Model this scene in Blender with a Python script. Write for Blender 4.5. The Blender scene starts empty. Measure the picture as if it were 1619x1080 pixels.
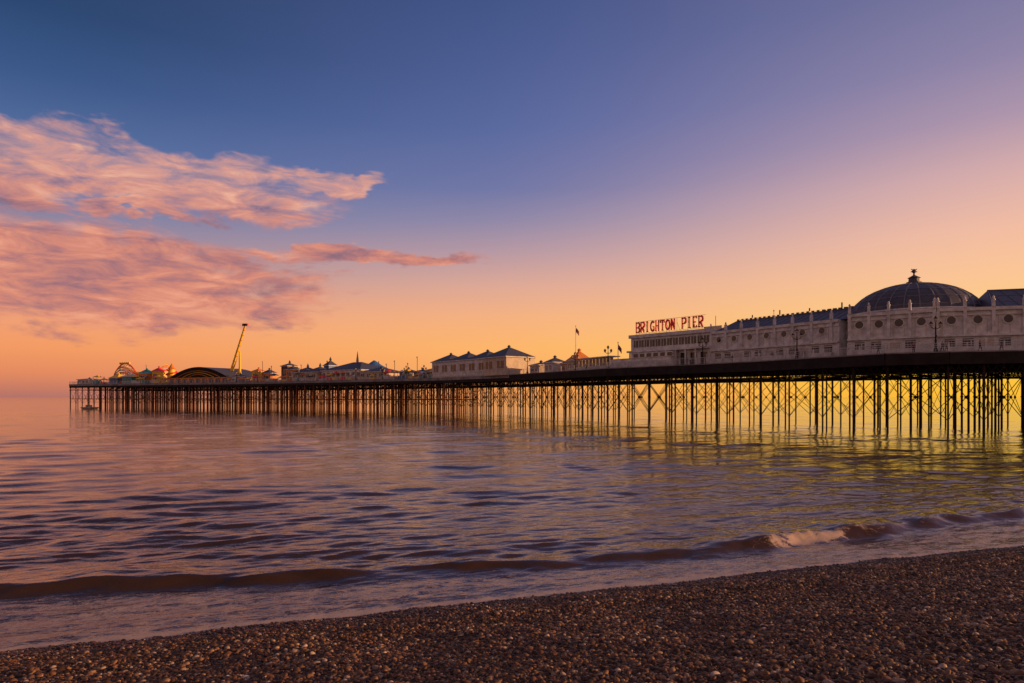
import bpy, math, random
import numpy as np
from mathutils import Vector, Matrix
random.seed(7); np.random.seed(7)
scene = bpy.context.scene
R = math.radians

def lin(c):
    o=[]
    for v in c:
        v=v/255.0
        o.append(v/12.92 if v<=0.04045 else ((v+0.055)/1.055)**2.4)
    return (o[0],o[1],o[2],1.0)

# ------------------------------------------------------------------ node helper
class NT:
    def __init__(s,tree): s.t=tree; s.n=tree.nodes; s.l=tree.links
    def put(s,inp,v):
        if v is None: return
        if hasattr(v,'is_output'): s.l.new(v,inp)
        else: inp.default_value=v
    def m(s,op,a,b=None,c=None,clamp=False):
        n=s.n.new('ShaderNodeMath'); n.operation=op; n.use_clamp=clamp
        s.put(n.inputs[0],a); s.put(n.inputs[1],b); s.put(n.inputs[2],c)
        return n.outputs[0]
    def sstep(s,v,a,b):
        n=s.n.new('ShaderNodeMapRange'); n.interpolation_type='SMOOTHSTEP'
        s.put(n.inputs[0],v); n.inputs[1].default_value=a; n.inputs[2].default_value=b
        return n.outputs[0]
    def mix(s,f,a,b,mode='MIX'):
        n=s.n.new('ShaderNodeMix'); n.data_type='RGBA'; n.blend_type=mode
        s.put(n.inputs[0],f); s.put(n.inputs[6],a); s.put(n.inputs[7],b)
        return n.outputs[2]
    def ramp(s,f,stops,interp='LINEAR'):
        n=s.n.new('ShaderNodeValToRGB'); cr=n.color_ramp; cr.interpolation=interp
        while len(cr.elements)>1: cr.elements.remove(cr.elements[-1])
        cr.elements[0].position=stops[0][0]; cr.elements[0].color=stops[0][1]
        for p,c in stops[1:]:
            e=cr.elements.new(p); e.color=c
        s.put(n.inputs[0],f); return n.outputs[0]
    def comb(s,x,y,z):
        n=s.n.new('ShaderNodeCombineXYZ'); s.put(n.inputs[0],x); s.put(n.inputs[1],y); s.put(n.inputs[2],z); return n.outputs[0]
    def noise(s,vec,scale,detail=4,rough=.5,dist=0):
        n=s.n.new('ShaderNodeTexNoise'); s.put(n.inputs['Vector'],vec)
        n.inputs['Scale'].default_value=scale; n.inputs['Detail'].default_value=detail
        n.inputs['Roughness'].default_value=rough; n.inputs['Distortion'].default_value=dist
        return n.outputs[0]

# ------------------------------------------------------------------ world sky
SUN_AZ, SUN_EL = R(94), R(9)
w=bpy.data.worlds.new("World"); scene.world=w; w.use_nodes=True
w.node_tree.nodes.clear(); N=NT(w.node_tree)
tc=N.n.new('ShaderNodeTexCoord'); sp=N.n.new('ShaderNodeSeparateXYZ'); N.l.new(tc.outputs['Generated'],sp.inputs[0])
X,Y,Z=sp.outputs
az=N.m('ARCTAN2',X,Y); el=N.m('ARCSINE',Z)
fz=N.m('MULTIPLY',Z,1/1.0,clamp=True)
def stops(l): return [(z,lin(c)) for z,c in l]
ZEN=(102,86,98)
left=N.ramp(fz,stops([(0,(178,114,106)),(.010,(198,122,100)),(.03,(228,138,96)),(.06,(244,154,98)),(.094,(242,160,116)),(.131,(220,154,134)),(.167,(178,145,150)),(.237,(114,125,164)),(.303,(82,108,157)),(.365,(58,87,136)),(.43,(42,70,112)),(.59,(46,56,84)),(.8,(86,76,94)),(1,ZEN)]))
cen=N.ramp(fz,stops([(0,(242,156,90)),(.026,(250,170,96)),(.072,(254,182,106)),(.118,(246,178,128)),(.163,(223,169,150)),(.207,(186,154,163)),(.25,(147,137,168)),(.291,(115,120,166)),(.368,(91,106,160)),(.44,(79,95,149)),(.503,(68,86,138)),(.62,(74,78,112)),(.8,(92,82,102)),(1,ZEN)]))
rig=N.ramp(fz,stops([(0,(255,190,52)),(.03,(255,200,64)),(.07,(255,205,98)),(.11,(254,203,132)),(.15,(252,197,150)),(.2,(242,188,162)),(.26,(216,173,171)),(.32,(174,149,172)),(.38,(143,132,167)),(.46,(116,115,156)),(.6,(98,96,134)),(1,ZEN)]))
bak=N.ramp(fz,stops([(0,(186,134,112)),(.08,(200,144,120)),(.2,(188,140,126)),(.4,(148,120,122)),(.7,(112,96,106)),(1,ZEN)]))  # unseen sky behind the camera, warmed and brightened to light facades and beach
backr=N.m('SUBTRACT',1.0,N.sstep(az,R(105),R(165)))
wc=N.sstep(az,R(-38),R(6))
wr=N.sstep(az,R(-4),R(40))
sky=N.mix(wc,left,cen); sky=N.mix(wr,sky,rig)
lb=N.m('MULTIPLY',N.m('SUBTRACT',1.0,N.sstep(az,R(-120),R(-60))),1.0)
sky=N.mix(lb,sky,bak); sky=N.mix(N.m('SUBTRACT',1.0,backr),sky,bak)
# clouds (direction space: azimuth / elevation)
cv=N.comb(az,N.m('MULTIPLY',el,2.9),0.0)
cn=N.noise(cv,8.5,8,.62,.5)
wp=N.noise(N.comb(az,N.m('MULTIPLY',el,2.2),7.0),6,4,.6); wp2=N.noise(N.comb(az,N.m('MULTIPLY',el,2.2),12.0),7,4,.6)
az2=N.m('ADD',az,N.m('MULTIPLY',N.m('SUBTRACT',wp,.5),.30)); el2=N.m('ADD',el,N.m('MULTIPLY',N.m('SUBTRACT',wp2,.5),.10))
cn2=N.noise(N.comb(N.m('ADD',az,3.3),N.m('MULTIPLY',el,3.6),2.0),13,6,.62,.5)
def blob(a0,e0,ra,re,t=0):
    da=N.m('SUBTRACT',az2,R(a0)); de=N.m('SUBTRACT',N.m('SUBTRACT',el2,R(e0)),N.m('MULTIPLY',da,t))
    p=N.m('POWER',N.m('ABSOLUTE',N.m('DIVIDE',da,R(ra))),2.0); q=N.m('POWER',N.m('ABSOLUTE',N.m('DIVIDE',de,R(re))),2.0)
    return N.m('MAXIMUM',N.m('SUBTRACT',1.0,N.m('ADD',p,q)),-1.2)
bl=[blob(-41,15.6,14,3.9),blob(-26,15.6,12.0,2.5,-.02),blob(-42,9.0,26,5.0,-.02),blob(-28,8.4,14.0,3.8),blob(-11.5,11.3,9.5,1.0,-.02),blob(-14,16.8,4.0,.8,.1),blob(-28,13.3,5,.6)]
env=bl[0]
for b in bl[1:]: env=N.m('MAXIMUM',env,b)
dens=N.m('ADD',N.m('MULTIPLY',env,1.0),N.m('MULTIPLY',N.m('SUBTRACT',cn,.46),2.7))
mask=N.m('MULTIPLY',N.sstep(dens,.0,.8),.92)
ccol=N.ramp(cn2,[(.32,lin((140,104,120))),(.44,lin((184,120,118))),(.55,lin((218,138,116))),(.68,lin((240,164,134)))])
chi=N.ramp(cn2,[(.32,lin((130,118,146))),(.44,lin((178,142,152))),(.55,lin((222,158,142))),(.68,lin((246,188,158)))])
ccol=N.mix(N.sstep(el,R(12),R(17)),ccol,chi)
sky=N.mix(mask,sky,ccol)
st=N.n.new('ShaderNodeTexSky'); st.sky_type='NISHITA'; st.sun_disc=False; st.sun_elevation=SUN_EL; st.sun_rotation=SUN_AZ
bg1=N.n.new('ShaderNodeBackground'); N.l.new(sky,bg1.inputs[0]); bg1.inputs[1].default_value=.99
bg2=N.n.new('ShaderNodeBackground'); N.l.new(st.outputs[0],bg2.inputs[0]); bg2.inputs[1].default_value=.002
ad=N.n.new('ShaderNodeAddShader'); N.l.new(bg1.outputs[0],ad.inputs[0]); N.l.new(bg2.outputs[0],ad.inputs[1])
wo=N.n.new('ShaderNodeOutputWorld'); N.l.new(ad.outputs[0],wo.inputs[0])

sd=Vector((math.sin(SUN_AZ)*math.cos(SUN_EL),math.cos(SUN_AZ)*math.cos(SUN_EL),math.sin(SUN_EL)))
L=bpy.data.lights.new("sun",'SUN'); L.energy=5.0; L.angle=R(.6); L.color=(1,.5,.2)
lo=bpy.data.objects.new("sun",L); scene.collection.objects.link(lo); lo.rotation_euler=(-sd).to_track_quat('-Z','Y').to_euler(); lo.location=(60,-10,40)

# ------------------------------------------------------------------ materials
def mat(name,c1,c2=None,scale=3,rough=.6,metal=0,bump=0,spec=.5):
    m=bpy.data.materials.new(name); m.use_nodes=True; n=NT(m.node_tree); b=m.node_tree.nodes['Principled BSDF']
    b.inputs['Roughness'].default_value=rough; b.inputs['Metallic'].default_value=metal; b.inputs['Specular IOR Level'].default_value=spec
    g=n.n.new('ShaderNodeNewGeometry')
    f=n.noise(g.outputs['Position'],scale,5,.6)
    if c2 is None: c2=tuple(v*.7 for v in c1)
    n.l.new(n.ramp(f,[(.35,(*c2,1)),(.62,(*c1,1))]),b.inputs['Base Color'])
    if bump:
        bp=n.n.new('ShaderNodeBump'); bp.inputs['Strength'].default_value=.5; bp.inputs['Distance'].default_value=bump; n.l.new(f,bp.inputs['Height']); n.l.new(bp.outputs[0],b.inputs['Normal'])
    return m
M=dict(
 white=mat('white_paint',(.74,.74,.75),(.46,.45,.46),1.1,.6),
 cream=mat('cream_paint',(.58,.50,.40),(.44,.36,.29),1,.6),
 slate=mat('slate_roof',(.075,.08,.12),(.045,.05,.075),1.5,.5),
 slateb=mat('lead_ribs',(.20,.20,.25),(.13,.13,.17),2,.5),
 iron=mat('dark_iron',(.035,.02,.015),(.015,.011,.009),1.2,.8,spec=.25),
 rust=mat('rusty_iron',(.26,.08,.03),(.08,.028,.015),1.0,.8),
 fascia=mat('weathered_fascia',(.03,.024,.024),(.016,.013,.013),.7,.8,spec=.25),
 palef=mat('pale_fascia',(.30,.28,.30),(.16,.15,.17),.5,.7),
 deck=mat('deck_planks',(.16,.11,.08),(.09,.06,.045),2,.8),
 glass=mat('dark_glass',(.03,.035,.05),(.015,.02,.03),1,.12),
 red=mat('red_paint',(.88,.04,.03),(.78,.03,.025),2,.4),
 orange=mat('orange_paint',(.80,.27,.04),None,2,.5),
 yellow=mat('yellow_paint',(.90,.60,.05),(.8,.5,.04),2,.5),
 blue=mat('blue_paint',(.05,.17,.5),None,2,.5),
 teal=mat('teal_paint',(.06,.40,.44),None,2,.5),
 pink=mat('pink_paint',(.6,.2,.25),None,2,.5),
 skin=mat('skin',(.5,.3,.22),(.45,.27,.2),5,.6),
 cloth=mat('dark_cloth',(.03,.03,.05),None,5,.9),
 cloth2=mat('red_cloth',(.3,.05,.05),None,5,.9),
 cloth3=mat('pale_cloth',(.5,.48,.45),None,5,.9),
 hair=mat('hair',(.03,.02,.015),None,5,.8),
)

# ------------------------------------------------------------------ mesh builder
class MB:
    def __init__(s): s.g={}
    def _g(s,k): return s.g.setdefault(k,([],[]))
    def add(s,k,vs,fs):
        V,F=s._g(k); o=len(V); V.extend(tuple(v) for v in vs); F.extend(tuple(i+o for i in f) for f in fs)
    def box(s,k,fr,p0,p1,q0,q1,z0,z1):
        vs=[fr(p,q,z) for z in (z0,z1) for p,q in ((p0,q0),(p1,q0),(p1,q1),(p0,q1))]
        s.add(k,vs,[(3,2,1,0),(4,5,6,7),(0,1,5,4),(1,2,6,5),(2,3,7,6),(3,0,4,7)])
    def prism(s,k,pts,z0,z1):
        n=len(pts); vs=[(x,y,z0) for x,y in pts]+[(x,y,z1) for x,y in pts]
        s.add(k,vs,[tuple(range(n))[::-1],tuple(range(n,2*n))]+[(i,(i+1)%n,n+(i+1)%n,n+i) for i in range(n)])
    def beam(s,k,a,b,r,n=4,r2=None):
        a=Vector(a); b=Vector(b); d=(b-a)
        if d.length<1e-6: return
        r2=r if r2 is None else r2
        d.normalize(); u=d.orthogonal().normalized(); v=d.cross(u)
        vs=[]
        for c,rr in ((a,r),(b,r2)):
            for i in range(n):
                t=2*math.pi*(i+.5)/n; vs.append(c+u*math.cos(t)*rr+v*math.sin(t)*rr)
        s.add(k,vs,[(i,(i+1)%n,n+(i+1)%n,n+i) for i in range(n)]+[tuple(range(n))[::-1],tuple(range(n,2*n))])
    def lathe(s,k,cx,cy,prof,n=16,ph=0):
        vs=[]; fs=[]
        for r,z in prof:
            for i in range(n):
                t=2*math.pi*i/n+ph; vs.append((cx+r*math.cos(t),cy+r*math.sin(t),z))
        for j in range(len(prof)-1):
            for i in range(n): fs.append((j*n+i,j*n+(i+1)%n,(j+1)*n+(i+1)%n,(j+1)*n+i))
        fs.append(tuple(range(n))[::-1]); fs.append(tuple((len(prof)-1)*n+i for i in range(n)))
        s.add(k,vs,fs)
    def disc(s,k,fr,p,z,r,q0,q1,n=14):
        vs=[fr(p+r*math.cos(2*math.pi*i/n),q,z+r*math.sin(2*math.pi*i/n)) for q in (q0,q1) for i in range(n)]
        s.add(k,vs,[(i,(i+1)%n,n+(i+1)%n,n+i) for i in range(n)]+[tuple(range(n))[::-1],tuple(range(n,2*n))])
    def hip(s,k,fr,p0,p1,q0,q1,z0,z1,ins=None):
        if ins is None: ins=(q1-q0)/2
        ins=min(ins,(p1-p0)/2-.05); qm=(q0+q1)/2
        vs=[fr(p0,q0,z0),fr(p1,q0,z0),fr(p1,q1,z0),fr(p0,q1,z0),fr(p0+ins,qm,z1),fr(p1-ins,qm,z1)]
        s.add(k,vs,[(3,2,1,0),(0,1,5,4),(1,2,5),(2,3,4,5),(3,0,4)])
    def build(s,name,smooth=()):
        e=bpy.data.objects.new(name,None); scene.collection.objects.link(e)
        for k,(V,F) in s.g.items():
            nm,mt=k.split(':'); me=bpy.data.meshes.new(nm); me.from_pydata(V,[],F); me.materials.append(M[mt]); me.update()
            if nm in smooth: me.polygons.foreach_set('use_smooth',[True]*len(me.polygons))
            o=bpy.data.objects.new(nm,me); scene.collection.objects.link(o); o.parent=e
        return e
def frame(P,Q):
    P=Vector(P); Q=Vector(Q); L=(Q-P).length; a=(Q-P)/L; b=Vector((-a.y,a.x))
    def f(p,q,z): return (P.x+a.x*p+b.x*q,P.y+a.y*p+b.y*q,z)
    f.L=L; return f

# ------------------------------------------------------------------ pier plan (metres)
NE=[(170,45),(66.5,88.7),(58.4,91.2),(52.1,95.2),(47.5,104.4),(41.8,115.6),(34.2,126.9),(20.1,143.9),(-.6,185),(-24,216),(-100,270),(-210,324)]
BE=[(190,78),(88,118),(84,119),(80,121),(74,124),(66,131),(56,143),(40,158),(17,198),(-10,234),(-80,312),(-190,366)]
def brg(b): return (b-809.5)/1079.0     # tangent of a compass bearing from the beach
def on_edge(b,inset=0):
    t=brg(b)
    for i in range(1,len(NE)-1):
        (x0,y0),(x1,y1)=NE[i],NE[i+1]
        k=(x0-t*y0)/((x0-t*y0)-(x1-t*y1))
        if -1e-6<=k<=1.000001: 
            p=Vector((x0+(x1-x0)*k,y0+(y1-y0)*k)); break
    else:
        p=Vector(NE[-1]); x0,y0=NE[-2]; x1,y1=NE[-1]
    a=(Vector((x0,y0))-Vector((x1,y1))).normalized(); n=Vector((-a.y,a.x))
    return p+n*inset
def fr2(b0,b1,inset=0): return frame(on_edge(b0,inset),on_edge(b1,inset))
ZD=11.0
pier=MB()
n=len(NE)
V=[(*p,ZD) for p in NE]+[(*p,ZD) for p in BE]+[(*p,ZD-.4) for p in NE]+[(*p,ZD-.4) for p in BE]
F=[]
for i in range(n-1):
    F.append((i,n+i,n+i+1,i+1)); F.append((2*n+i,2*n+i+1,3*n+i+1,3*n+i))
    F.append((i,i+1,2*n+i+1,2*n+i)); F.append((n+i+1,n+i,3*n+i,3*n+i+1))
F.append((n-1,2*n-1,4*n-1,3*n-1))
pier.add('deck:deck',V,F)
for E_ in (NE,BE):
    for i in range(n-1):
        a,b=E_[i+1],E_[i]
        f=frame(a,b) if E_ is NE else frame(b,a)
        far=i>=8
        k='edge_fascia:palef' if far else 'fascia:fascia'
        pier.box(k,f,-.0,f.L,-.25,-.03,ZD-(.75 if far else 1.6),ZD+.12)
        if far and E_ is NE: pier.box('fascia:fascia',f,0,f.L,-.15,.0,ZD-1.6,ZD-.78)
        if not far and E_ is NE: pier.box('kerb_board:palef',f,0,f.L,-.3,-.252,ZD-.02,ZD+.15)
f=frame(NE[-1],BE[-1]); pier.box('edge_fascia:palef',frame(BE[-1],NE[-1]),0,f.L,-.25,-.03,ZD-.75,ZD+.12)
# bents
stations=[]
for i in range(n-1):
    a,b=Vector(NE[i]),Vector(NE[i+1]); c,d=Vector(BE[i]),Vector(BE[i+1])
    m=max(1,round(((b-a).length+ .0)/(5.6 if i<8 else 4.6)))
    for k in range(m): stations.append((a.lerp(b,k/m),c.lerp(d,k/m)))
stations.append((Vector(NE[-1]),Vector(BE[-1])))
rows_n=[.012,.25,.5,.74,.985]
jit=random.Random(3)
prev=None
for si,(a,b) in enumerate(stations):
    far=a.x<=-20
    pts=[a.lerp(b,r) for r in rows_n]
    for ri,p in enumerate(pts):
        p=p+Vector((jit.uniform(-.25,.25),jit.uniform(-.25,.25))); pts[ri]=p
        r=.125 if (si+ri)%3 else .17
        if far: r*=1.35
        col='piles_rusty:rust' if far else 'piles:iron'
        pier.beam(col,(p.x,p.y,-2),(p.x,p.y,ZD-.4),r,8)
        pier.beam(col,(p.x,p.y,8.0),(p.x,p.y,8.35),r*1.8,8)
        pier.beam(col,(p.x,p.y,5.0),(p.x,p.y,5.15),r*1.5,8)
        if si%5==0 and ri<3:
            pier.beam(col,(p.x+.75,p.y+.3,-2),(p.x+.75,p.y+.3,ZD-.4),r*.9,8)
        if ri:
            q=pts[ri-1]
            pier.beam('cross_beams:iron',(q.x,q.y,ZD-1.0),(p.x,p.y,ZD-1.0),.2)
            pier.beam('cross_beams:iron',(q.x,q.y,8.3),(p.x,p.y,8.3),.08)
            if ri in (1,3):
                pier.beam('tie_rods:iron',(q.x,q.y,8.1),(p.x,p.y,2.0),.04); pier.beam('tie_rods:iron',(q.x,q.y,2.0),(p.x,p.y,8.1),.04)
            if (p-q).length>9 or far:
                mm=(p+q)/2; pier.beam(col,(mm.x,mm.y,-2),(mm.x,mm.y,ZD-.4),.2 if far else .16,6)
    if prev:
        for ri,(p,q) in enumerate(zip(prev,pts)):
            pier.beam('girders:iron',(p.x,p.y,ZD-.8),(q.x,q.y,ZD-.8),.32)
            pier.beam('girders:iron',(p.x,p.y,8.25),(q.x,q.y,8.25),.10)
            nn=5
            for j in range(nn):
                u=p.lerp(q,j/nn); v=p.lerp(q,(j+1)/nn)
                pier.beam('girder_lattice:iron',(u.x,u.y,8.3),(v.x,v.y,ZD-1.0),.055); pier.beam('girder_lattice:iron',(v.x,v.y,8.3),(u.x,u.y,ZD-1.0),.055)
            if ri in (0,2,4):
                pier.beam('tie_rods:iron',(p.x,p.y,8.1),(q.x,q.y,1.9),.055); pier.beam('tie_rods:iron',(q.x,q.y,8.1),(p.x,p.y,1.9),.055)
                mid=(p+q)/2; pier.disc('tie_rods:iron',frame((mid.x-.5,mid.y),(mid.x+.5,mid.y)),.5,5.0,.22,-.03,.03,8)
            if far and ri in (0,2): pier.beam('walings:rust',(p.x,p.y,4.2),(q.x,q.y,4.2),.14)
    prev=pts
# railings
def railing(E_,mb,z=ZD+.12,h=1.15,off=.15,key='railing:white'):
    for i in range(len(E_)-1):
        f=frame(E_[i],E_[i+1]); m=max(1,round(f.L/1.9))
        for k in range(m): 
            p=f.L*k/m; mb.box(key,f,p-.04,p+.04,off-.04,off+.04,z,z+h)
            if k%3==0: mb.box(key,f,p-.08,p+.08,off-.08,off+.08,z,z+h+.15)
        for zz,r in ((z+.25,.022),(z+.55,.022),(z+.85,.022),(z+h,.04)):
            mb.beam(key,f(0,off,zz),f(f.L,off,zz),r)
        mm=int(f.L/.38)
        if f.L<30:
            for k in range(mm):
                p=f.L*k/mm; mb.beam(key,f(p,off,z+.05),f(p,off,z+h),.014,3)
railing(NE[::-1],pier); railing(BE,pier); railing([BE[-1],NE[-1]],pier)
pier.build('pleasure_pier')

# ------------------------------------------------------------------ domed pavilion
pv=MB()
V0,V1,V2,V3=(50.8,103.3),(60,96.5),(70.5,93),(104,82.5)
pv.prism('walls:white',[V0,V1,V2,V3,(112,108),(72,123),(60,122)],ZD+.01,17.4)
def facade(mb,P,Q,wins,posts,ztop=17.4,wz=15.8,wr=.55,doors=True):
    f=frame(P,Q)
    mb.box('cornice:white',f,0,f.L,-.35,-.002,ztop-.35,ztop+.1)
    mb.box('cornice:white',f,0,f.L,-.22,-.002,ztop-1.0,ztop-.8)
    mb.box('string_course:white',f,0,f.L,-.5,-.003,13.5,13.75)
    for p in wins:
        mb.disc('window_rings:white',f,p,wz,wr+.17,-.12,-.004,18); mb.disc('porthole_windows:glass',f,p,wz,wr,-.14,-.006,18)
    for p in posts:
        mb.box('pilasters:white',f,p-.2,p+.2,-.42,-.005,13.76,ztop-.36)
        mb.box('pilasters:white',f,p-.17,p+.17,-.5,-.05,ztop+.11,ztop+1.0)
        x,y,_=f(p,-.27,0); mb.lathe('finials:white',x,y,[(.26,ztop+1.0),(.28,ztop+1.12),(.1,ztop+1.2),(.18,ztop+1.4),(.04,ztop+1.65)],8)
    for k in range(int(f.L/1.35)):
        p=.7+k*1.35; mb.box('panel_joints:cream',f,p,p+.06,-.03,-.0035,13.8,ztop-1.02)
    if doors:
        k=0; p=1.0
        while p<f.L-1.8:
            mb.box('doors:glass',f,p,p+1.3,-.06,-.004,ZD+.15,13.2) if k%3!=2 else mb.box('hoardings:cream',f,p,p+1.5,-.1,-.004,ZD+.6,13.0)
            p+=2.2; k+=1
    return f
facade(pv,V0,V1,[1.6,4.2,6.8,9.6],[.3,2.9,5.5,8.2,11.2])
facade(pv,V1,V2,[1.8,5.0,8.6],[.1,3.4,6.8,10.4])
facade(pv,V2,V3,[1.6+2.7*i for i in range(12)],[.1+2.7*i for i in range(13)])
cx,cy,RD=63.6,108.0,9.2
pv.lathe('drum:white',cx,cy,[(RD+.25,17.3),(RD+.25,17.9),(RD+.5,17.95),(RD+.5,18.1)],40)
prof=[(RD*math.cos(t),18.1+4.8*math.sin(t)**1.12) for t in [math.pi/2*i/10*.95 for i in range(11)]]
pv.lathe('dome:slate',cx,cy,prof,40)
for i in range(28):
    t=2*math.pi*i/28
    for (r0,z0),(r1,z1) in zip(prof,prof[1:]):
        pv.beam('dome_ribs:slateb',(cx+r0*math.cos(t),cy+r0*math.sin(t),z0),(cx+r1*math.cos(t),cy+r1*math.sin(t),z1),.09)
for r,z in prof[1:10:2]:
    for i in range(40):
        a,b=2*math.pi*i/40,2*math.pi*(i+1)/40
        pv.beam('dome_ribs:slateb',(cx+r*math.cos(a),cy+r*math.sin(a),z+.02),(cx+r*math.cos(b),cy+r*math.sin(b),z+.02),.06)
pv.lathe('cupola:slate',cx,cy,[(1.1,22.7),(1.1,23.2),(.8,23.25),(.75,23.8),(.95,23.85),(.5,24.1),(.15,24.3),(.12,24.6),(.32,24.8),(.32,25.0),(.04,25.3)],12)
for s_ in (-1,1): pv.beam('cupola:slate',(cx-.5*s_,cy,24.8),(cx+.45*s_,cy,25.25),.07)
# right-hand hipped roof
f=frame(V2,V3)
pv.hip('roof:slate',f,-4.2,f.L,.6,17,17.45,20.9,2)
for k in range(23):
    p=-4+k*1.7
    pv.beam('roof_ribs:slateb',f(p,.6,17.5),f(max(p,-2.1),8.8,20.95),.05)
pv.beam('roof_ribs:slateb',f(-2.2,8.8,20.95),f(f.L-2,8.8,20.95),.1)
for zz,qq in ((18.6,3.3),(19.8,6.1)): pv.beam('roof_ribs:slateb',f(-3,qq,zz),f(f.L-2,qq,zz),.04)
# long wing
W1,W2=(37.3,127.9),(51.0,106.4)
fw=frame(W1,W2)
pv.box('walls:white',fw,0,fw.L,0,13,ZD+.01,17.1)
facade(pv,W1,W2,[1.9+3.45*i for i in range(7)],[.2+3.45*i for i in range(8)],17.1,15.6,.5)
pv.hip('roof:slate',fw,0,fw.L+2,.4,12.6,17.15,19.5,.6)
for k in range(19):
    p=.6+k*1.4; pv.beam('roof_ribs:slateb',fw(p,.4,17.2),fw(p,6.5,19.55),.045)
for k in range(26):
    p=.8+k*.98; pv.box('ridge_cresting:slate',fw,p,p+.55,6.3,6.7,19.4,19.85)
pv.beam('roof_ribs:slateb',fw(.6,6.5,19.55),fw(fw.L,6.5,19.55),.1)
for k,p in enumerate((3,9,15,21)): pv.beam('vents:iron',fw(p,8,19),fw(p,8,20.6+.3*(k%2)),.12,6)
# projecting terrace at the foot of the pavilion
for (P,Q) in ((W1,W2),(V0,V1),(V1,V2)):
    f=frame(P,Q)
    pv.box('terrace:white',f,.3,f.L-.3,-1.7,-.51,ZD+.12,ZD+1.0)
    railing([f(.3,-1.75,0)[:2],f(f.L-.3,-1.75,0)[:2]],pv,ZD+1.0,.9,.2,'terrace_rail:white')
pv.build('domed_pavilion')

# ------------------------------------------------------------------ entrance hall under the sign
eh=MB()
H0,H1=(24.9,142.8),(37.3,127.9); fh=frame(H0,H1)
eh.box('walls:white',fh,0,fh.L-.05,0,12,ZD+.01,17.7)
eh.box('cornice:white',fh,-.3,fh.L-.06,-.45,-.004,17.2,17.9)
eh.box('balcony:white',fh,-.2,fh.L-.07,-1.2,-.004,14.2,14.55)
for k in range(13):
    p=.8+k*1.42
    eh.box('upper_windows:glass',fh,p,p+1.1,-.06,-.003,15.3,16.7)
    eh.box('mullions:white',fh,p+.5,p+.58,-.1,-.062,15.3,16.7)
for k in range(8):
    p=1+k*2.3
    eh.box('doors:glass',fh,p,p+1.5,-.05,-.003,ZD+.1,13.6)
    eh.box('columns:white',fh,p-.55,p-.3,-1.15,-.9,ZD+.13,14.2)
fl=fr2(962,1058,.6)
eh.box('side_terrace:white',fl,0,fl.L,0,2.0,ZD+.12,ZD+1.9)
eh.box('side_terrace:white',fl,fl.L*.35,fl.L,.4,2.1,ZD+1.9,ZD+3.0)
for k in range(6):
    p=fl.L*.38+k*1.7; eh.box('side_windows:glass',fl,p,p+1.1,.34,.398,ZD+2.1,ZD+2.8)
eh.box('coping:cream',fl,-.1,fl.L+.1,-.1,2.2,ZD+1.86,ZD+1.96)
eh.beam('roof_mast:iron',fh(fh.L-3,6,17.7),fh(fh.L-3,6,21.0),.05)
eh.box('plant_room:cream',fh,fh.L-5,fh.L-1,5,9,17.7,18.9)
eh.build('entrance_hall')

# ------------------------------------------------------------------ sign letters
LET={ # slab-serif letters, unit height, width .78
'B':[('v',.16),('h',.16,.55,0),('h',.16,.55,.5),('h',.16,.55,1),('c',.52,.25,.25,-90,90),('c',.5,.75,.25,-90,90),('s',.04,.2,0),('s',.04,.2,1)],
'R':[('v',.16),('h',.16,.5,.47),('h',.16,.5,1),('c',.48,.735,.265,-90,90),('l',.4,.47,.68,0),('s',.02,.32,0),('s',.58,.8,0),('s',.02,.2,1)],
'I':[('v',.4),('s',.2,.6,0),('s',.2,.6,1)],
'G':[('c',.42,.5,.5,45,315),('l',.72,.42,.72,.1),('s',.46,.8,.45)],
'H':[('v',.16),('v',.64),('h',.16,.64,.5),('s',.02,.3,0),('s',.5,.78,0),('s',.02,.3,1),('s',.5,.78,1)],
'T':[('v',.4),('s',.22,.58,0),('h',.03,.77,1),('l',.06,1,.06,.74),('l',.74,1,.74,.74)],
'O':[('c',.4,.5,.5,0,360)],
'N':[('v',.14),('v',.66),('l',.14,1,.66,0),('s',0,.28,0),('s',0,.2,1),('s',.52,.8,1)],
'P':[('v',.16),('h',.16,.5,.45),('h',.16,.5,1),('c',.48,.725,.275,-90,90),('s',.02,.34,0),('s',.02,.2,1)],
'E':[('v',.16),('h',.05,.7,0),('h',.05,.55,.5),('h',.05,.7,1),('l',.7,0,.7,.2),('l',.7,1,.7,.8)],
}
def letter(mb,k,f,p0,z0,w,h,th,q0,q1,ch):
    def seg(x0,y0,x1,y1,t):
        a=Vector((p0+x0*w,z0+y0*h)); b=Vector((p0+x1*w,z0+y1*h)); d=(b-a).normalized(); nn=Vector((-d.y,d.x))*t/2; e=d*0.02
        c=[a-e-nn,b+e-nn,b+e+nn,a-e+nn]
        mb.add(k,[f(v.x,q,v.y) for q in (q0,q1) for v in c],[(3,2,1,0),(4,5,6,7),(0,1,5,4),(1,2,6,5),(2,3,7,6),(3,0,4,7)])
    for s_ in LET[ch]:
        if s_[0]=='v': seg(s_[1],0,s_[1],1,th)
        elif s_[0] in 'hs':
            y=s_[3]; y=min(max(y,.05),.95); seg(s_[1],y,s_[2],y,th*(.6 if s_[0]=='h' else .5))
        elif s_[0]=='l': seg(*s_[1:],th*.85)
        else:
            _,cx_,cy_,r,a0,a1=s_; m=10 if a1-a0>200 else 6
            for i in range(m):
                t0=R(a0+(a1-a0)*i/m); t1=R(a0+(a1-a0)*(i+1)/m)
                seg(cx_+min(r,.34)*math.cos(t0),cy_+(r-.05)*math.sin(t0),cx_+min(r,.34)*math.cos(t1),cy_+(r-.05)*math.sin(t1),th)
sg=MB()
fs=frame((25.7,141.9),(36.2,128.9))
txt="BRIGHTON PIER"; pitch=fs.L/13.0
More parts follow.
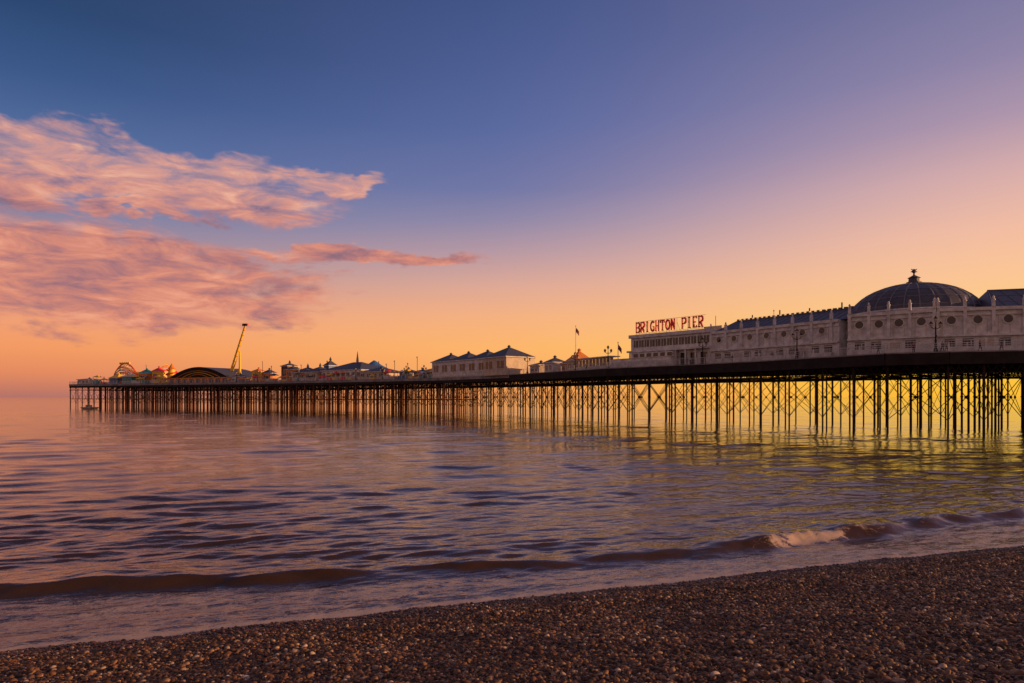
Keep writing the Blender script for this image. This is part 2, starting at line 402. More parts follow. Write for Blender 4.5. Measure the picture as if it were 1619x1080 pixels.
for i,ch in enumerate(txt):
    if ch==' ': continue
    letter(sg,'letters:red',fs,.1+i*pitch,18.3,pitch*1.08,2.15,.32,-.16,0.0,ch)
    letter(sg,'letter_backs:white',fs,.1+i*pitch,18.3,pitch*1.08,2.15,.40,.01,.06,ch)
for zz in (18.15,20.6): sg.beam('frame:iron',fs(-.3,.3,zz),fs(fs.L+.2,.3,zz),.03)
for k in range(0,14,2):
    p=k*fs.L/13; sg.beam('frame:iron',fs(p,.3,17.8),fs(p,.3,20.6),.025); sg.beam('frame:iron',fs(p,.3,19.8),fs(p,1.6,17.8),.025)
sg.build('pier_name_sign')

# ------------------------------------------------------------------ lamp posts
def lamp(b,inset=.7,h=5.0,name='lamp_post'):
    mb=MB(); x,y=on_edge(b,inset); z=ZD
    mb.lathe('post:iron',x,y,[(.28,z),(.28,z+.5),(.16,z+.6),(.12,z+1.6),(.16,z+1.7),(.09,z+1.8),(.07,z+h-.8),(.12,z+h-.7),(.06,z+h-.6),(.05,z+h)],10)
    for s_ in (-1,1):
        mb.beam('arms:iron',(x,y,z+h-1.0),(x+.65*s_,y,z+h-.7),.05)
        mb.lathe('lanterns:cream',x+.65*s_,y,[(.1,z+h-.7),(.24,z+h-.45),(.26,z+h-.25)],8)
        mb.lathe('caps:iron',x+.65*s_,y,[(.3,z+h-.25),(.12,z+h-.05),(.02,z+h+.1)],8)
    mb.lathe('lanterns:cream',x,y,[(.1,z+h),(.24,z+h+.25),(.26,z+h+.45)],8)
    mb.lathe('caps:iron',x,y,[(.3,z+h+.45),(.12,z+h+.65),(.02,z+h+.85)],8)
    mb.build(name)
for b in (1479,1255,1107,957,830): lamp(b,.7,4.2)
for b in (905,668,640,602,560,470,405,372): lamp(b,.7,3.6)
def flagpole(b,inset,h,flag=True):
    mb=MB(); x,y=on_edge(b,inset)
    mb.lathe('pole:white',x,y,[(.2,ZD),(.2,ZD+.6),(.1,ZD+.7),(.05,ZD+h),(.12,ZD+h+.05),(.12,ZD+h+.2),(.02,ZD+h+.3)],8)
    if flag:
        vs=[]; m=8
        for i in range(m+1):
            for zz in (0,1): vs.append((x+.06+i*.09,y+.12*math.sin(i*1.1),ZD+h-.2-zz*1.1-i*.12))
        mb.add('flag:cloth2',vs,[(2*i,2*i+2,2*i+3,2*i+1) for i in range(m)])
    mb.build('flagpole')
flagpole(882,5,11); flagpole(962,3,5.5); flagpole(1173,9,9.5,False)

# ------------------------------------------------------------------ kiosks and rides
def kiosk(name,b0,b1,inset,depth,h,rh,wall='white',roof='slate',wins=3,rows_=1,spire=0,base=ZD,over=.4,roofs=1):
    mb=MB(); f=fr2(b0,b1,inset)
    mb.box('walls:'+wall,f,0,f.L,0,depth,base+.01,base+h)
    mb.box('plinth:cream',f,-.06,f.L+.06,-.08,depth+.05,base+.02,base+.5)
    mb.box('eaves:white',f,-over,f.L+over,-over,depth+over,base+h,base+h+.25)
    for i in range(wins):
        ww=f.L/wins; p=ww*i+ww*.22
        mb.box('windows:glass',f,p,p+ww*.56,-.05,-.003,base+h*.38,base+h*.8)
        mb.box('window_frames:white',f,p-.1,p+ww*.56+.1,-.12,-.052,base+h*.38-.15,base+h*.38)
        mb.box('window_frames:white',f,p+ww*.26,p+ww*.3,-.09,-.052,base+h*.38,base+h*.8)
    for i in range(roofs):
        a=f.L/roofs*i; c=f.L/roofs*(i+1)
        mb.hip('roof:'+roof,f,a-over*.3,c+over*.3,-over,depth+over,base+h+.26,base+h+rh)
        x,y,_=f((a+c)/2,depth/2,0)
        mb.lathe('roof_lantern:'+roof,x,y,[(.4,base+h+rh-.4),(.36,base+h+rh+.1),(.55,base+h+rh+.15),(.05,base+h+rh+.6+spire)],8)
    mb.build(name)
kiosk('white_pavilion_cafe',682,768,.3,8,4.9,2.6,wins=6,roofs=3)
kiosk('corner_pavilion',769,805,-1.0,10,4.9,3.2,wall='cream',wins=2)
for (a,b,c,h,rh,wl,rf) in ((812,826,5,2.4,1.0,'cream','slate'),(834,846,5,2.8,1.5,'white','slate'),(850,862,7,2.4,1.5,'orange','slate'),(874,890,4,2.6,2.6,'cream','orange'),(618,634,4,2.4,1.2,'cream','slate'),(644,660,3,2.2,1.0,'white','slate'),(664,678,3,2.6,1.0,'cream','orange')):
    kiosk('seaside_kiosk',a,b,c,4,h,rh,wl,rf,2)
# glazed wind shelter
mb=MB(); f=fr2(893,952,2)
mb.box('roof:white',f,-.3,f.L+.3,-.3,2.5,ZD+2.7,ZD+2.9); mb.box('base_wall:white',f,0,f.L,.9,1.1,ZD,ZD+1.0)
for k in range(12):
    p=k*f.L/11; mb.beam('posts:white',f(p,0,ZD),f(p,0,ZD+2.7),.08); 
for k in range(11):
    p=k*f.L/11; mb.box('panes:glass',f,p+.2,p+f.L/11-.2,.95,1.0,ZD+1.01,ZD+2.6)
mb.build('wind_shelter')
# gabled arcade hall
kiosk('arcade_hall',498,560,3,16,3.6,3.4,'white','slate',8,spire=3.4)
kiosk('arcade_wing',455,494,2,9,3.2,2.4,'cream','slate',4,spire=.8,roofs=2)
kiosk('arcade_wing',562,600,2,9,2.6,1.8,'cream','slate',4)
kiosk('ticket_booth',478,486,10,4,6.0,2.2,'blue','slate',1,spire=.8)
kiosk('ticket_booth',380,390,6,4,4.4,1.4,'yellow','orange',1)
kiosk('ticket_booth',396,408,6,4,3.6,1.8,'orange','slate',1)
kiosk('haunted_tower',424,434,6,5,6.2,1.4,'rust','slate',1,spire=.6)
kiosk('haunted_tower',438,448,4,4,4.6,1.6,'orange','slate',1)
kiosk('ticket_booth',206,220,4,4,4.6,2.0,'orange','teal',2)
kiosk('ticket_booth',224,234,5,4,5.4,2.0,'yellow','red',1)
kiosk('ticket_booth',186,200,2,5,3.2,1.2,'teal','white',3)
kiosk('ticket_booth',166,180,2,5,2.6,2.2,'blue','yellow',3)
kiosk('ticket_booth',116,134,2,6,2.2,.7,'white','slate',3)
kiosk('ticket_booth',354,370,3,6,2.2,1.2,'pink','slate',2)
# low stalls strip along the promenade
mb=MB()
rr=random.Random(11)
for b in range(140,680,10):
    if 256<b<350: continue
    f=fr2(b,b+rr.uniform(4,9),rr.uniform(1,3)); h=rr.uniform(1.3,2.8)*(1.25 if b<256 else 1); k=rr.choice(['yellow','orange','white','teal','red','cream','blue'])
    mb.box('counters:'+k,f,0,f.L,0,2.5,ZD+.01,ZD+h*.5); 
    for p in (0.05,f.L-.15): mb.box('stall_posts:white',f,p,p+.1,.02,.12,ZD+h*.5,ZD+h)
    mb.hip('awnings:'+rr.choice(['orange','red','white','yellow','slate']),f,-.3,f.L+.3,-.3,2.8,ZD+h,ZD+h+.9)
mb.build('fairground_stalls')
# arched hall
mb=MB(); f=fr2(258,352,3); m=18
prof=[(f.L*i/m, ZD+2.2+4.6*math.sin(math.pi*i/m)**.85) for i in range(m+1)]
vs=[f(p,q,z) for q in (0,20) for p,z in prof]
mb.add('vaulted_roof:slate',vs,[(i,i+1,m+2+i,m+1+i) for i in range(m)])
mb.add('gable:iron',[f(p,.05,z-.02) for p,z in prof]+[f(p,19.9,z-.02) for p,z in prof],[tuple(range(m+1)),tuple(range(m+1,2*m+2))])
for i in range(m):
    mb.beam('arch_rim:slateb',f(prof[i][0],-.1,prof[i][1]-.1),f(prof[i+1][0],-.1,prof[i+1][1]-.1),.14)
for k in range(3):  # orange bands and front wall: light beneath the arch put into paint
    s_=.74-.2*k
    for i in range(m):
        a,b=prof[i],prof[i+1]
        mb.beam('arch_light_bands:%s'%('yellow' if k==1 else 'orange'),f(f.L/2+(a[0]-f.L/2)*s_,-.15,ZD+2.3+(a[1]-ZD-2.3)*s_*.85),f(f.L/2+(b[0]-f.L/2)*s_,-.15,ZD+2.3+(b[1]-ZD-2.3)*s_*.85),.14)
mb.box('front_wall:orange',f,0,f.L,-.1,20,ZD+.01,ZD+2.3)
for k in range(9):
    p=.6+k*f.L/9; mb.box('openings:glass',f,p,p+f.L/9*.65,-.18,-.11,ZD+.2,ZD+1.9)
mb.build('domed_amusement_hall')
# swing-arm ride
mb=MB(); f=fr2(322,356,12); c=f.L*.5
mb.box('base:blue',f,c-3,c+3,-2,4,ZD+.01,ZD+1)
mb.beam('tower:yellow',f(c+.4,1,ZD+1),f(c+.2,1,ZD+13.5),.5,8,.4)
for s_ in (-1,1): mb.beam('struts:yellow',f(c+2.0*s_,1,ZD+1),f(c,1,ZD+7),.22,6)
A_=Vector(f(c-3.6,.0,ZD+5)); B_=Vector(f(c+4.6,.0,ZD+24.6))
mb.beam('swing_arm:yellow',A_,B_,.76,8,.4)
for k in range(9):
    t=k/9; p=A_.lerp(B_,t); q=A_.lerp(B_,t+.11); mb.beam('arm_bands:orange',p,p.lerp(q,.15),.83-.38*t,8)
x,y,z=B_; mb.box('gondola:red',frame((x-1.1,y),(x+1.1,y)),0,2.2,-.6,.6,z-.2,z+.6)
for k in range(3): mb.box('seats:iron',frame((x-1.1,y),(x+1.1,y)),.1+.7*k,.55+.7*k,-.9,-.61,z-.5,z+.5)
x,y,z=A_; mb.box('counterweight:iron',frame((x-1,y),(x+1,y)),0,2,-.8,.8,z-1.6,z)
mb.build('swing_arm_ride')
# helter skelter
mb=MB(); x,y=on_edge(246,8)
mb.lathe('tower:yellow',x,y,[(2.2,ZD),(1.3,ZD+6.5)],16); mb.lathe('roof:orange',x,y,[(1.8,ZD+6.5),(1.0,ZD+7.4),(.1,ZD+9)],12)
pv_=None
for i in range(52):
    t=i*.33; r=3.0-i*.022; p=(x+r*math.cos(t),y+r*math.sin(t),ZD+.8+i*.11)
    if pv_: mb.beam('slide:red',pv_,p,.3)
    pv_=p
mb.build('helter_skelter')
# roller coaster
mb=MB(); f=fr2(138,206,8)
def tr(t):
    p=f.L*(.5+.52*math.cos(t)); q=8+8*math.sin(t)
    z=ZD+5.0+3.4*math.sin(t*1.0+1.2)*math.cos(2*t)+1.3*math.sin(3*t)
    return Vector(f(p,q,max(z,ZD+1.5)))
for loop in range(3):
    pr=None
    for i in range(91):
        t=2*math.pi*i/90; p=tr(t+loop*1.7)-Vector((0,0,loop*1.2))
        if pr:
            mb.beam('track:%s'%('white' if loop==1 else 'orange'),pr,p,.26); mb.beam('track_rail:%s'%('red' if loop else 'yellow'),pr+Vector((0,.5,.5)),p+Vector((0,.5,.5)),.16)
        if i%5==0:
            mb.beam('supports:white',p,(p.x,p.y,ZD),.15); mb.beam('supports:white',p,(p.x+1.5,p.y+.5,ZD),.1)
        pr=p
pr=None
for i in range(25):
    t=i/24; p=Vector(f(f.L*(.06+.62*t),3,ZD+9.6*math.sin(math.pi*min(max(t*1.0,0),1))**.55+.3))
    if pr: mb.beam('hump:red',pr,p,.34); mb.beam('hump:white',pr+Vector((0,.8,-.8)),p+Vector((0,.8,-.8)),.2)
    if i%2==0:
        mb.beam('supports:white',p,(p.x,p.y,ZD),.16)
        for zz in range(2,9,2):
            if ZD+zz<p.z: mb.beam('supports:white',(p.x,p.y,ZD+zz),(p.x+1.6,p.y,ZD+zz-1.6),.1)
    pr=p
for k in range(5):
    p=Vector(f(f.L*(.26+.05*k),3,ZD+9.7)); mb.lathe('cars:yellow',p.x,p.y,[(.5,p.z-.2),(.7,p.z+.3),(.6,p.z+.8)],6)
mb.build('roller_coaster')
# carousel with conical canopy
mb=MB(); x,y=on_edge(520,22)
mb.lathe('canopy:blue',x,y,[(6,ZD+4.3),(6,ZD+4.8),(3,ZD+6.3),(.3,ZD+8.2)],20); mb.lathe('platform:red',x,y,[(5.6,ZD),(5.6,ZD+.5)],20); mb.lathe('centre:yellow',x,y,[(1.4,ZD+.5),(1.4,ZD+4.3)],12)
for i in range(14):
    t=i*math.pi/7; mb.beam('poles:yellow',(x+4.8*math.cos(t),y+4.8*math.sin(t),ZD+.5),(x+4.8*math.cos(t),y+4.8*math.sin(t),ZD+4.4),.07)
    mb.beam('horses:white',(x+4.8*math.cos(t)-.5,y+4.8*math.sin(t),ZD+1.5),(x+4.8*math.cos(t)+.5,y+4.8*math.sin(t),ZD+1.8),.22,6)
mb.build('carousel')
# thin masts on the head
mb=MB()
for b,h in ((148,3),(215,8),(400,8),(412,6),(459,6),(500,7),(582,6),(594,5),(607,6),(628,5),(643,7),(690,2)):
    x,y=on_edge(b,5); mb.beam('mast:iron',(x,y,ZD),(x,y,ZD+h),.09,5); mb.lathe('lamp_head:cream',x,y,[(.2,ZD+h),(.3,ZD+h+.4),(.05,ZD+h+.6)],6)
mb.build('floodlight_masts')

# ------------------------------------------------------------------ motor boat by the pier head
mb=MB(); bx,by=-178,288
fb=frame((bx-3.5,by),(bx+3.5,by+.8))
hull=[]
for z,wd,l0,l1 in ((-.2,.7,.6,6.0),(.4,1.15,.2,6.6),(.8,1.3,0,7.2)):
    hull+= [fb(l0,-wd,z),fb(l1*.65,-wd,z),fb(l1,0,z),fb(l1*.65,wd,z),fb(l0,wd,z)]
mb.add('hull:cream',hull,[(4,3,2,1,0),(10,11,12,13,14)]+[(j*5+i,j*5+(i+1)%5,(j+1)*5+(i+1)%5,(j+1)*5+i) for j in (0,1) for i in range(5)])
mb.box('cabin:cream',fb,1.8,3.8,-.7,.7,.81,1.7); mb.box('cabin_windows:glass',fb,1.9,3.7,-.73,-.703,1.1,1.5); mb.beam('aerial:iron',fb(2.4,0,1.7),fb(2.2,0,3.2),.03)
mb.build('motor_boat')

# ------------------------------------------------------------------ people on the promenade
def person(x,y,z,head,stride,top,H=1.72):
    s=H/1.72
    P=[(0,0,.93),(0,0,1.15),(0,0,1.42),(0,0,1.52),(0,.02,1.62),(0,.01,1.71),
       (.09,0,.9),(.1,stride*.22+.04,.5),(.1,stride*.38,.08),(.1,stride*.38+.15,.04),
       (-.09,0,.9),(-.1,-stride*.12+.03,.5),(-.1,-stride*.42,.1),(-.1,-stride*.42+.14,.04),
       (.19,0,1.4),(.25,-stride*.1,1.13),(.25,-stride*.2+.08,.88),(.25,-stride*.22+.1,.79),
       (-.19,0,1.4),(-.25,stride*.1,1.13),(-.25,stride*.2+.08,.88),(-.25,stride*.22+.1,.79)]
    E=[(0,1),(1,2),(2,3),(3,4),(4,5),(0,6),(6,7),(7,8),(8,9),(0,10),(10,11),(11,12),(12,13),(2,14),(14,15),(15,16),(16,17),(2,18),(18,19),(19,20),(20,21)]
    rad=[.15,.13,.15,.055,.1,.075,.1,.065,.045,.035,.1,.065,.045,.035,.065,.05,.035,.03,.065,.05,.035,.03]
    me=bpy.data.meshes.new('body'); me.from_pydata([(a*s,b*s,c*s) for a,b,c in P],E,[])
    o=bpy.data.objects.new('person',me); scene.collection.objects.link(o)
    sk=o.modifiers.new('skin','SKIN'); sv=me.skin_vertices[0].data
    for i,r in enumerate(rad): sv[i].radius=(r*s,r*s*.85)
    sv[0].use_root=True
    o.modifiers.new('sub','SUBSURF').levels=1
    dg=bpy.context.evaluated_depsgraph_get(); m2=bpy.data.meshes.new_from_object(o.evaluated_get(dg)); o.modifiers.clear(); o.data=m2
    m2.materials.clear()
    for k in (top,'cloth','skin','hair'): m2.materials.append(M[k])
    for p in m2.polygons:
        zc=p.center.z/s
        p.material_index=1 if zc<.95 and abs(p.center.x)<.2*s else (3 if zc>1.66 or (zc>1.56 and p.center.y<-.02) else (2 if zc>1.47 or (abs(p.center.x)>.2*s and zc<.86) else 0)); p.use_smooth=True
    o.location=(x,y,z); o.rotation_euler=(0,0,head)
for b,ins,hd,st_,tp in ((1072,1.3,.6,.6,'cloth'),(1079,1.5,.6,.5,'cloth2'),(1085,1.2,3.6,.5,'cloth3'),(1150,1.4,.6,.6,'cloth'),(1210,1.6,3.5,.5,'cloth'),(1253,1.2,3.6,.1,'cloth2'),(1262,1.3,.5,.5,'cloth'),(1330,1.5,1,.6,'cloth3'),(1378,1.5,1.3,.5,'cloth'),(1444,1.3,2,.1,'cloth2'),(1490,1.3,1.7,.6,'cloth'),(1497,1.6,1.7,.5,'cloth3'),(1555,1.4,4.6,.6,'cloth'),(1590,1.3,1.4,.5,'cloth'),(920,1.2,.4,.5,'cloth'),(990,1.0,.4,.2,'cloth2')):
    x,y=on_edge(b,ins); person(x,y,ZD+.01,hd,st_,tp,random.uniform(1.62,1.82))

# ------------------------------------------------------------------ shore coordinates
AX=np.array([.9432,.3322]); NX=np.array([-.3322,.9432]); O=np.array([-10.,13.4])
def to_xy(s,d): return O[0]+s*AX[0]+d*NX[0], O[1]+s*AX[1]+d*NX[1]
def sm(x,a,b):
    t=np.clip((x-a)/(b-a),0,1); return t*t*(3-2*t)
def grid_obj(name,S,D,Zf,attrs,material):
    ss,dd=np.meshgrid(S,D); x,y=to_xy(ss,dd); z=Zf(ss,dd)
    ns,nd=len(S),len(D)
    co=np.stack([x,y,z],-1).reshape(-1,3).astype(np.float32)
    i=np.arange(nd-1)[:,None]*ns+np.arange(ns-1)[None,:]
    fc=np.stack([i,i+1,i+1+ns,i+ns],-1).reshape(-1,4)
    me=bpy.data.meshes.new(name); me.vertices.add(len(co)); me.vertices.foreach_set('co',co.ravel())
    me.loops.add(fc.size); me.loops.foreach_set('vertex_index',fc.ravel().astype(np.int32))
    me.polygons.add(len(fc)); me.polygons.foreach_set('loop_start',(np.arange(len(fc))*4).astype(np.int32)); 
    me.update(calc_edges=True); me.validate()
    me.polygons.foreach_set('use_smooth',np.ones(len(fc),dtype=bool))
    for k,fn in attrs.items():
        a=me.attributes.new(k,'FLOAT','POINT'); a.data.foreach_set('value',fn(ss,dd).ravel().astype(np.float32))
    me.materials.append(material); o=bpy.data.objects.new(name,me); scene.collection.objects.link(o); return o
rs=np.random.RandomState(5)
def fbm(s,d,ls,seed,n=7,ani=1.0):
    r=np.random.RandomState(seed); o=np.zeros_like(s)
    for i in range(n):
        th=r.uniform(0,2*np.pi); k=2*np.pi/(ls*r.uniform(.5,1.6)); o+=np.sin(k*(np.cos(th)*s*ani+np.sin(th)*d)+r.uniform(0,6.28))
    return o/n
# ------------------------------------------------------------------ water
D1=np.arange(-3.5,9,.075)
D2=[D1[-1]]; st_=.075
while D2[-1]<290: st_=min(st_*1.010,1.1); D2.append(D2[-1]+st_)
Dw=np.array(list(D1)+D2[1:]+[400,1000,3000,9000,25000])
Sc=list(np.arange(-18,46,.15)); st_=.15; a=Sc[-1]; rgt=[]
while a<300: st_=min(st_*1.02,1.2); a+=st_; rgt.append(a)
st_=.15; a=Sc[0]; lft=[]
while a>-220: st_=min(st_*1.02,1.2); a-=st_; lft.append(a)
Sw=np.array([-25000,-9000,-3000,-1000,-400]+lft[::-1]+Sc+rgt+[450,900,3000,9000,25000])
cs=np.array([-60,-1.6,5.3,13.5,16.6,20,24.9,34.4,80]); cd=np.array([6.5,5.0,3.9,3.05,2.75,2.9,3.4,4.3,7.5])
def crest(s): return np.interp(s,cs,cd)+.12*np.sin(s*.9)+.08*np.sin(s*2.3+1)
comps=[]
for i in range(150):
    lam=.34*(22)**(rs.rand()**1.3); th=rs.normal(0,.38); comps.append((lam,th,rs.uniform(0,6.28),rs.uniform(.5,1.3)))
def brk(s): return np.exp(-((s-22.3)/2.2)**2)
def water_z(s,d):
    z=np.zeros_like(s)
    spacing=np.interp(d,[0,9,50,110,290],[.075,.075,.49,1.09,1.1])
    sps=np.interp(s,[-70,-18,46,98],[1.2,.15,.15,1.2])
    for lam,th,ph,am in comps:
        k=2*np.pi/lam; wgt=sm(lam/spacing,3.0,6.0)*sm(lam/(sps*abs(math.sin(th))+1e-6),3,6)
        a_=am*.0031*lam**.66
        z+=a_*wgt*np.sin(k*(np.sin(th)*s+np.cos(th)*d)+ph+.6*np.sin(.21*s+ph)+.5*np.sin(.13*d+2*ph))
    patch=.5+.9*np.clip(.5+.8*fbm(s,d,14,21,7,.35),0,1.1)
    z*=patch
    z*=sm(d,-.5,6)*.85+.15
    z*=1+.4*sm(d,30,80)
    ed=sm(s,-215,-150)*(1-sm(s,220,295))*(1-sm(d,220,288)); z*=ed
    dc=crest(s); e=d-dc
    A=np.interp(s,[-40,-2,6,14,17,22,34,60],[.2,.21,.20,.13,.17,.36,.30,.25])*(1+.18*np.sin(1.3*s)+.08*np.sin(3.1*s))
    fr=np.where(e<0,np.exp(-(e/.36)**2),np.exp(-(e/1.6)**2))
    z+=A*fr*sm(s,-60,-38)*(1-sm(s,66,90))
    e2=d-(dc+5.2+.9*np.sin(s*.22)+.3*np.sin(s*.7)); z+=.045*np.exp(-(e2/.8)**2)*(.5+.5*np.sin(s*.3+1))*sm(s,-44,-38)*(1-sm(s,40,70))
    e3=d-(dc+10.5+1.2*np.sin(s*.17+2)); z+=.04*np.exp(-(e3/1.1)**2)*(.5+.5*np.sin(s*.21))*sm(s,-44,-38)*(1-sm(s,40,70))
    b=brk(s); z+=b*np.exp(-((e+.25)/.3)**2)*(.04+.12*fbm(s,d,.3,4,10))
    z+=.016*fbm(s,d,.8,9,8)*(1-sm(d,2,4))*ed
    return z
def foam(s,d):
    dc=crest(s); e=d-dc
    f_=.54*(1-sm(e,-1.5,-.5))*(1+.25*fbm(s,d,2.2,55,6,.5))
    f_+=.36*np.exp(-((d-.1)/.2)**2)
    f_+=1.3*brk(s)*np.exp(-((e+.35)/.36)**2)*(.8+.5*fbm(s,d,1.2,77,6))
    f_+=.4*np.exp(-((s-28)/6)**2)*np.exp(-((e+.1)/.18)**2)
    return np.where(d>9,0,f_)
m=bpy.data.materials.new('sea_water'); m.use_nodes=True; n_=NT(m.node_tree); b=m.node_tree.nodes['Principled BSDF']
g=n_.n.new('ShaderNodeNewGeometry'); s3=n_.n.new('ShaderNodeSeparateXYZ'); n_.l.new(g.outputs['Position'],s3.inputs[0])
sx=n_.m('ADD',n_.m('MULTIPLY',s3.outputs[0],.9432),n_.m('MULTIPLY',s3.outputs[1],.3322))
dx=n_.m('ADD',n_.m('MULTIPLY',s3.outputs[0],-.3322),n_.m('MULTIPLY',s3.outputs[1],.9432))
v1=n_.comb(n_.m('MULTIPLY',sx,.42),dx,0.0)
v2=n_.comb(n_.m('MULTIPLY',sx,.30),dx,3.0)
h=n_.m('MULTIPLY',n_.noise(v1,5.5,3,.6,.5),.017)
h=n_.m('ADD',h,n_.m('MULTIPLY',n_.noise(v2,1.6,3,.55,.5),.034))
h=n_.m('ADD',h,n_.m('MULTIPLY',n_.noise(v2,.25,2,.5,.3),.07))
bp=n_.n.new('ShaderNodeBump'); bp.inputs['Strength'].default_value=1; bp.inputs['Distance'].default_value=1; n_.l.new(h,bp.inputs['Height'])
n_.l.new(bp.outputs[0],b.inputs['Normal'])
at=n_.n.new('ShaderNodeAttribute'); at.attribute_name='foam'
fn=n_.noise(n_.comb(n_.m('MULTIPLY',sx,.5),dx,0.0),3.6,7,.7,.9)
fn2=n_.noise(g.outputs['Position'],15,4,.65,.4)
ff=n_.m('ADD',n_.m('ADD',at.outputs['Fac'],n_.m('MULTIPLY',fn,1.6)),n_.m('MULTIPLY',fn2,.7))
ff=n_.sstep(ff,1.56,1.96)
n_.l.new(n_.mix(n_.m('MULTIPLY',ff,.7),(.042,.020,.010,1),(.62,.49,.41,1)),b.inputs['Base Color'])
b.inputs['IOR'].default_value=1.5
b.inputs['Specular Tint'].default_value=(1,.80,.60,1)
n_.l.new(n_.m('ADD',.04,n_.m('MULTIPLY',ff,.4)),b.inputs['Roughness'])
sea=grid_obj('sea',Sw,Dw,water_z,{'foam':foam},m)

# ------------------------------------------------------------------ shingle beach
def beach_z(s,d):
    d2=-d
    z=np.where(d2<18,.2*d2,3.6+(1-np.exp(-(np.maximum(d2,18)-18)/6))*.8)
    nr=sm(d2,-3,0)
    z=z+nr*(.06*fbm(s,d,6,31,8)+.03*fbm(s,d,1.6,32,8)+.014*fbm(s,d,.5,33,8))*(1-sm(d2,40,60))
    z+=.07*np.exp(-((d2-3.2-.3*np.sin(s*.4))/.5)**2)
    return np.maximum(z,-4)
sb=np.arange(-25,45,.14); dbn=np.arange(-24,2.5,.12)
Sb=np.array([-25000,-5000,-1000,-300,-100,-50]+list(sb)+[60,120,300,1000,5000,25000]); Db=np.array([-25000,-4000,-800,-200,-60,-35]+list(dbn)+[4,8,20])
def pd(s,d):
    d2=-d
    a=sm(s,-14,-8)*(1-sm(s,34,38))
    return a*np.where(d2>.1,1,0)*(1-sm(d2,15,17))*(260+320*sm(d2,1.5,7))
mb_=bpy.data.materials.new('shingle'); mb_.use_nodes=True; n_=NT(mb_.node_tree); b=mb_.node_tree.nodes['Principled BSDF']
def wetness(n_):
    g=n_.n.new('ShaderNodeNewGeometry'); s3=n_.n.new('ShaderNodeSeparateXYZ'); n_.l.new(g.outputs['Position'],s3.inputs[0])
    d=n_.m('ADD',n_.m('MULTIPLY',n_.m('ADD',s3.outputs[0],10.0),-.3322),n_.m('MULTIPLY',n_.m('SUBTRACT',s3.outputs[1],13.4),.9432))
    d=n_.m('ADD',d,n_.m('MULTIPLY',n_.m('SUBTRACT',n_.noise(g.outputs['Position'],.6,3),.5),1.6))
    patch=n_.sstep(n_.noise(g.outputs['Position'],.8,4,.6),.38,.62)
    return g,n_.sstep(d,-2.1,-.5),patch
g,wet,patch=wetness(n_)
vo=n_.n.new('ShaderNodeTexVoronoi'); vo.inputs['Scale'].default_value=20; n_.l.new(g.outputs['Position'],vo.inputs['Vector'])
sc=n_.n.new('ShaderNodeSeparateColor'); n_.l.new(vo.outputs['Color'],sc.inputs[0])
PEB=[(0,(.022,.011,.007,1)),(.24,(.052,.024,.013,1)),(.48,(.12,.055,.027,1)),(.70,(.22,.105,.05,1)),(.86,(.32,.18,.09,1)),(.95,(.46,.33,.22,1)),(1,(.66,.54,.44,1))]
c=n_.ramp(sc.outputs[0],PEB)
c=n_.mix(.45,c,(.03,.015,.009,1))
c=n_.mix(wet,c,n_.mix(1.0,c,(.5,.42,.4,1),'MULTIPLY')); n_.l.new(c,b.inputs['Base Color'])
n_.l.new(n_.m('SUBTRACT',.75,n_.m('MULTIPLY',wet,.6)),b.inputs['Roughness'])
bp=n_.n.new('ShaderNodeBump'); bp.inputs['Strength'].default_value=1; bp.inputs['Distance'].default_value=.02; bp.invert=True; n_.l.new(vo.outputs['Distance'],bp.inputs['Height']); n_.l.new(bp.outputs[0],b.inputs['Normal'])
pm=bpy.data.materials.new('pebble'); pm.use_nodes=True; n_=NT(pm.node_tree); b=pm.node_tree.nodes['Principled BSDF']
g,wet,patch=wetness(n_); oi=n_.n.new('ShaderNodeObjectInfo')
c=n_.ramp(oi.outputs['Random'],PEB)
c=n_.mix(n_.m('MULTIPLY',n_.noise(g.outputs['Position'],50,3),.4),c,(.035,.018,.011,1))
c=n_.mix(n_.m('MULTIPLY',n_.m('SUBTRACT',1.0,patch),.6),c,n_.mix(1.0,c,(.55,.5,.48,1),'MULTIPLY'))
c=n_.mix(wet,c,n_.mix(1.0,c,(.5,.42,.4,1),'MULTIPLY')); n_.l.new(c,b.inputs['Base Color'])
n_.l.new(n_.m('SUBTRACT',.6,n_.m('MULTIPLY',wet,.45)),b.inputs['Roughness']); b.inputs['Specular IOR Level'].default_value=.35
beach=grid_obj('shingle_beach',Sb,Db,beach_z,{'pebble_density':pd},mb_)
ng=bpy.data.node_groups.new('pebble_scatter','GeometryNodeTree')
ng.interface.new_socket(name='Geometry',in_out='INPUT',socket_type='NodeSocketGeometry'); ng.interface.new_socket(name='Geometry',in_out='OUTPUT',socket_type='NodeSocketGeometry')
nn=ng.nodes; ll=ng.links
gi=nn.new('NodeGroupInput'); go=nn.new('NodeGroupOutput')
na=nn.new('GeometryNodeInputNamedAttribute'); na.data_type='FLOAT'; na.inputs[0].default_value='pebble_density'
dp=nn.new('GeometryNodeDistributePointsOnFaces'); ll.new(gi.outputs[0],dp.inputs['Mesh']); ll.new(na.outputs[0],dp.inputs['Density'])
ic=nn.new('GeometryNodeMeshIcoSphere'); ic.inputs['Radius'].default_value=1; ic.inputs['Subdivisions'].default_value=2
ss_=nn.new('GeometryNodeSetShadeSmooth'); ll.new(ic.outputs[0],ss_.inputs[0])
smt=nn.new('GeometryNodeSetMaterial'); smt.inputs['Material'].default_value=pm; ll.new(ss_.outputs[0],smt.inputs[0])
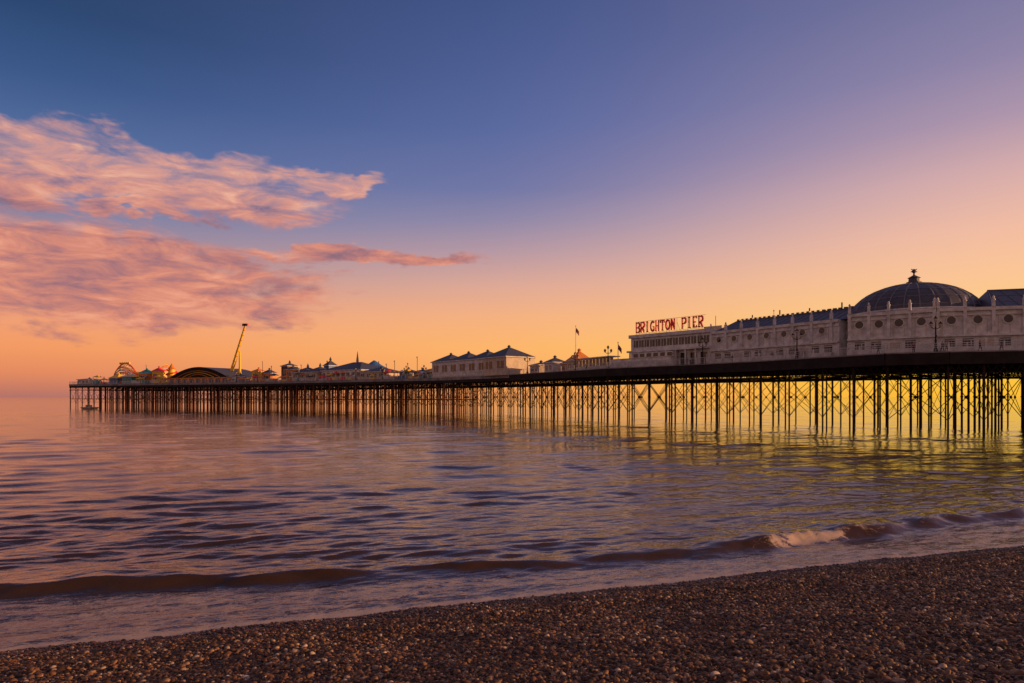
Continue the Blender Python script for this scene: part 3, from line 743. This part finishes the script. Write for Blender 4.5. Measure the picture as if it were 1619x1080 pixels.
rv=nn.new('FunctionNodeRandomValue'); rv.data_type='FLOAT_VECTOR'; rv.inputs[0].default_value=(.024,.018,.013); rv.inputs[1].default_value=(.048,.038,.029)
rf=nn.new('FunctionNodeRandomValue'); rf.data_type='FLOAT'; rf.inputs[2].default_value=.0; rf.inputs[3].default_value=1.0; rf.inputs['Seed'].default_value=4
pw=nn.new('ShaderNodeMath'); pw.operation='POWER'; ll.new(rf.outputs[1],pw.inputs[0]); pw.inputs[1].default_value=5
ma=nn.new('ShaderNodeMath'); ma.operation='MULTIPLY_ADD'; ll.new(pw.outputs[0],ma.inputs[0]); ma.inputs[1].default_value=1.1; ma.inputs[2].default_value=.72
vm=nn.new('ShaderNodeVectorMath'); vm.operation='SCALE'; ll.new(rv.outputs[0],vm.inputs[0]); ll.new(ma.outputs[0],vm.inputs['Scale'])
rr_=nn.new('FunctionNodeRandomValue'); rr_.data_type='FLOAT_VECTOR'; rr_.inputs[0].default_value=(-.8,-.8,0); rr_.inputs[1].default_value=(.8,.8,6.28); rr_.inputs['Seed'].default_value=9
io=nn.new('GeometryNodeInstanceOnPoints'); ll.new(dp.outputs[0],io.inputs['Points']); ll.new(smt.outputs[0],io.inputs['Instance']); ll.new(rr_.outputs[0],io.inputs['Rotation']); ll.new(vm.outputs[0],io.inputs['Scale'])
jg=nn.new('GeometryNodeJoinGeometry'); ll.new(gi.outputs[0],jg.inputs[0]); ll.new(io.outputs[0],jg.inputs[0]); ll.new(jg.outputs[0],go.inputs[0])
md=beach.modifiers.new('pebbles','NODES'); md.node_group=ng

# ------------------------------------------------------------------ camera
cam=bpy.data.cameras.new('camera'); co_=bpy.data.objects.new('camera',cam); scene.collection.objects.link(co_)
co_.location=(0,0,5); co_.rotation_euler=(R(90),0,0); cam.lens=24; cam.sensor_width=36; cam.shift_y=88/1619; cam.clip_start=.1; cam.clip_end=60000
scene.camera=co_
scene.view_settings.view_transform='Standard'; scene.view_settings.look='None'; scene.view_settings.exposure=0
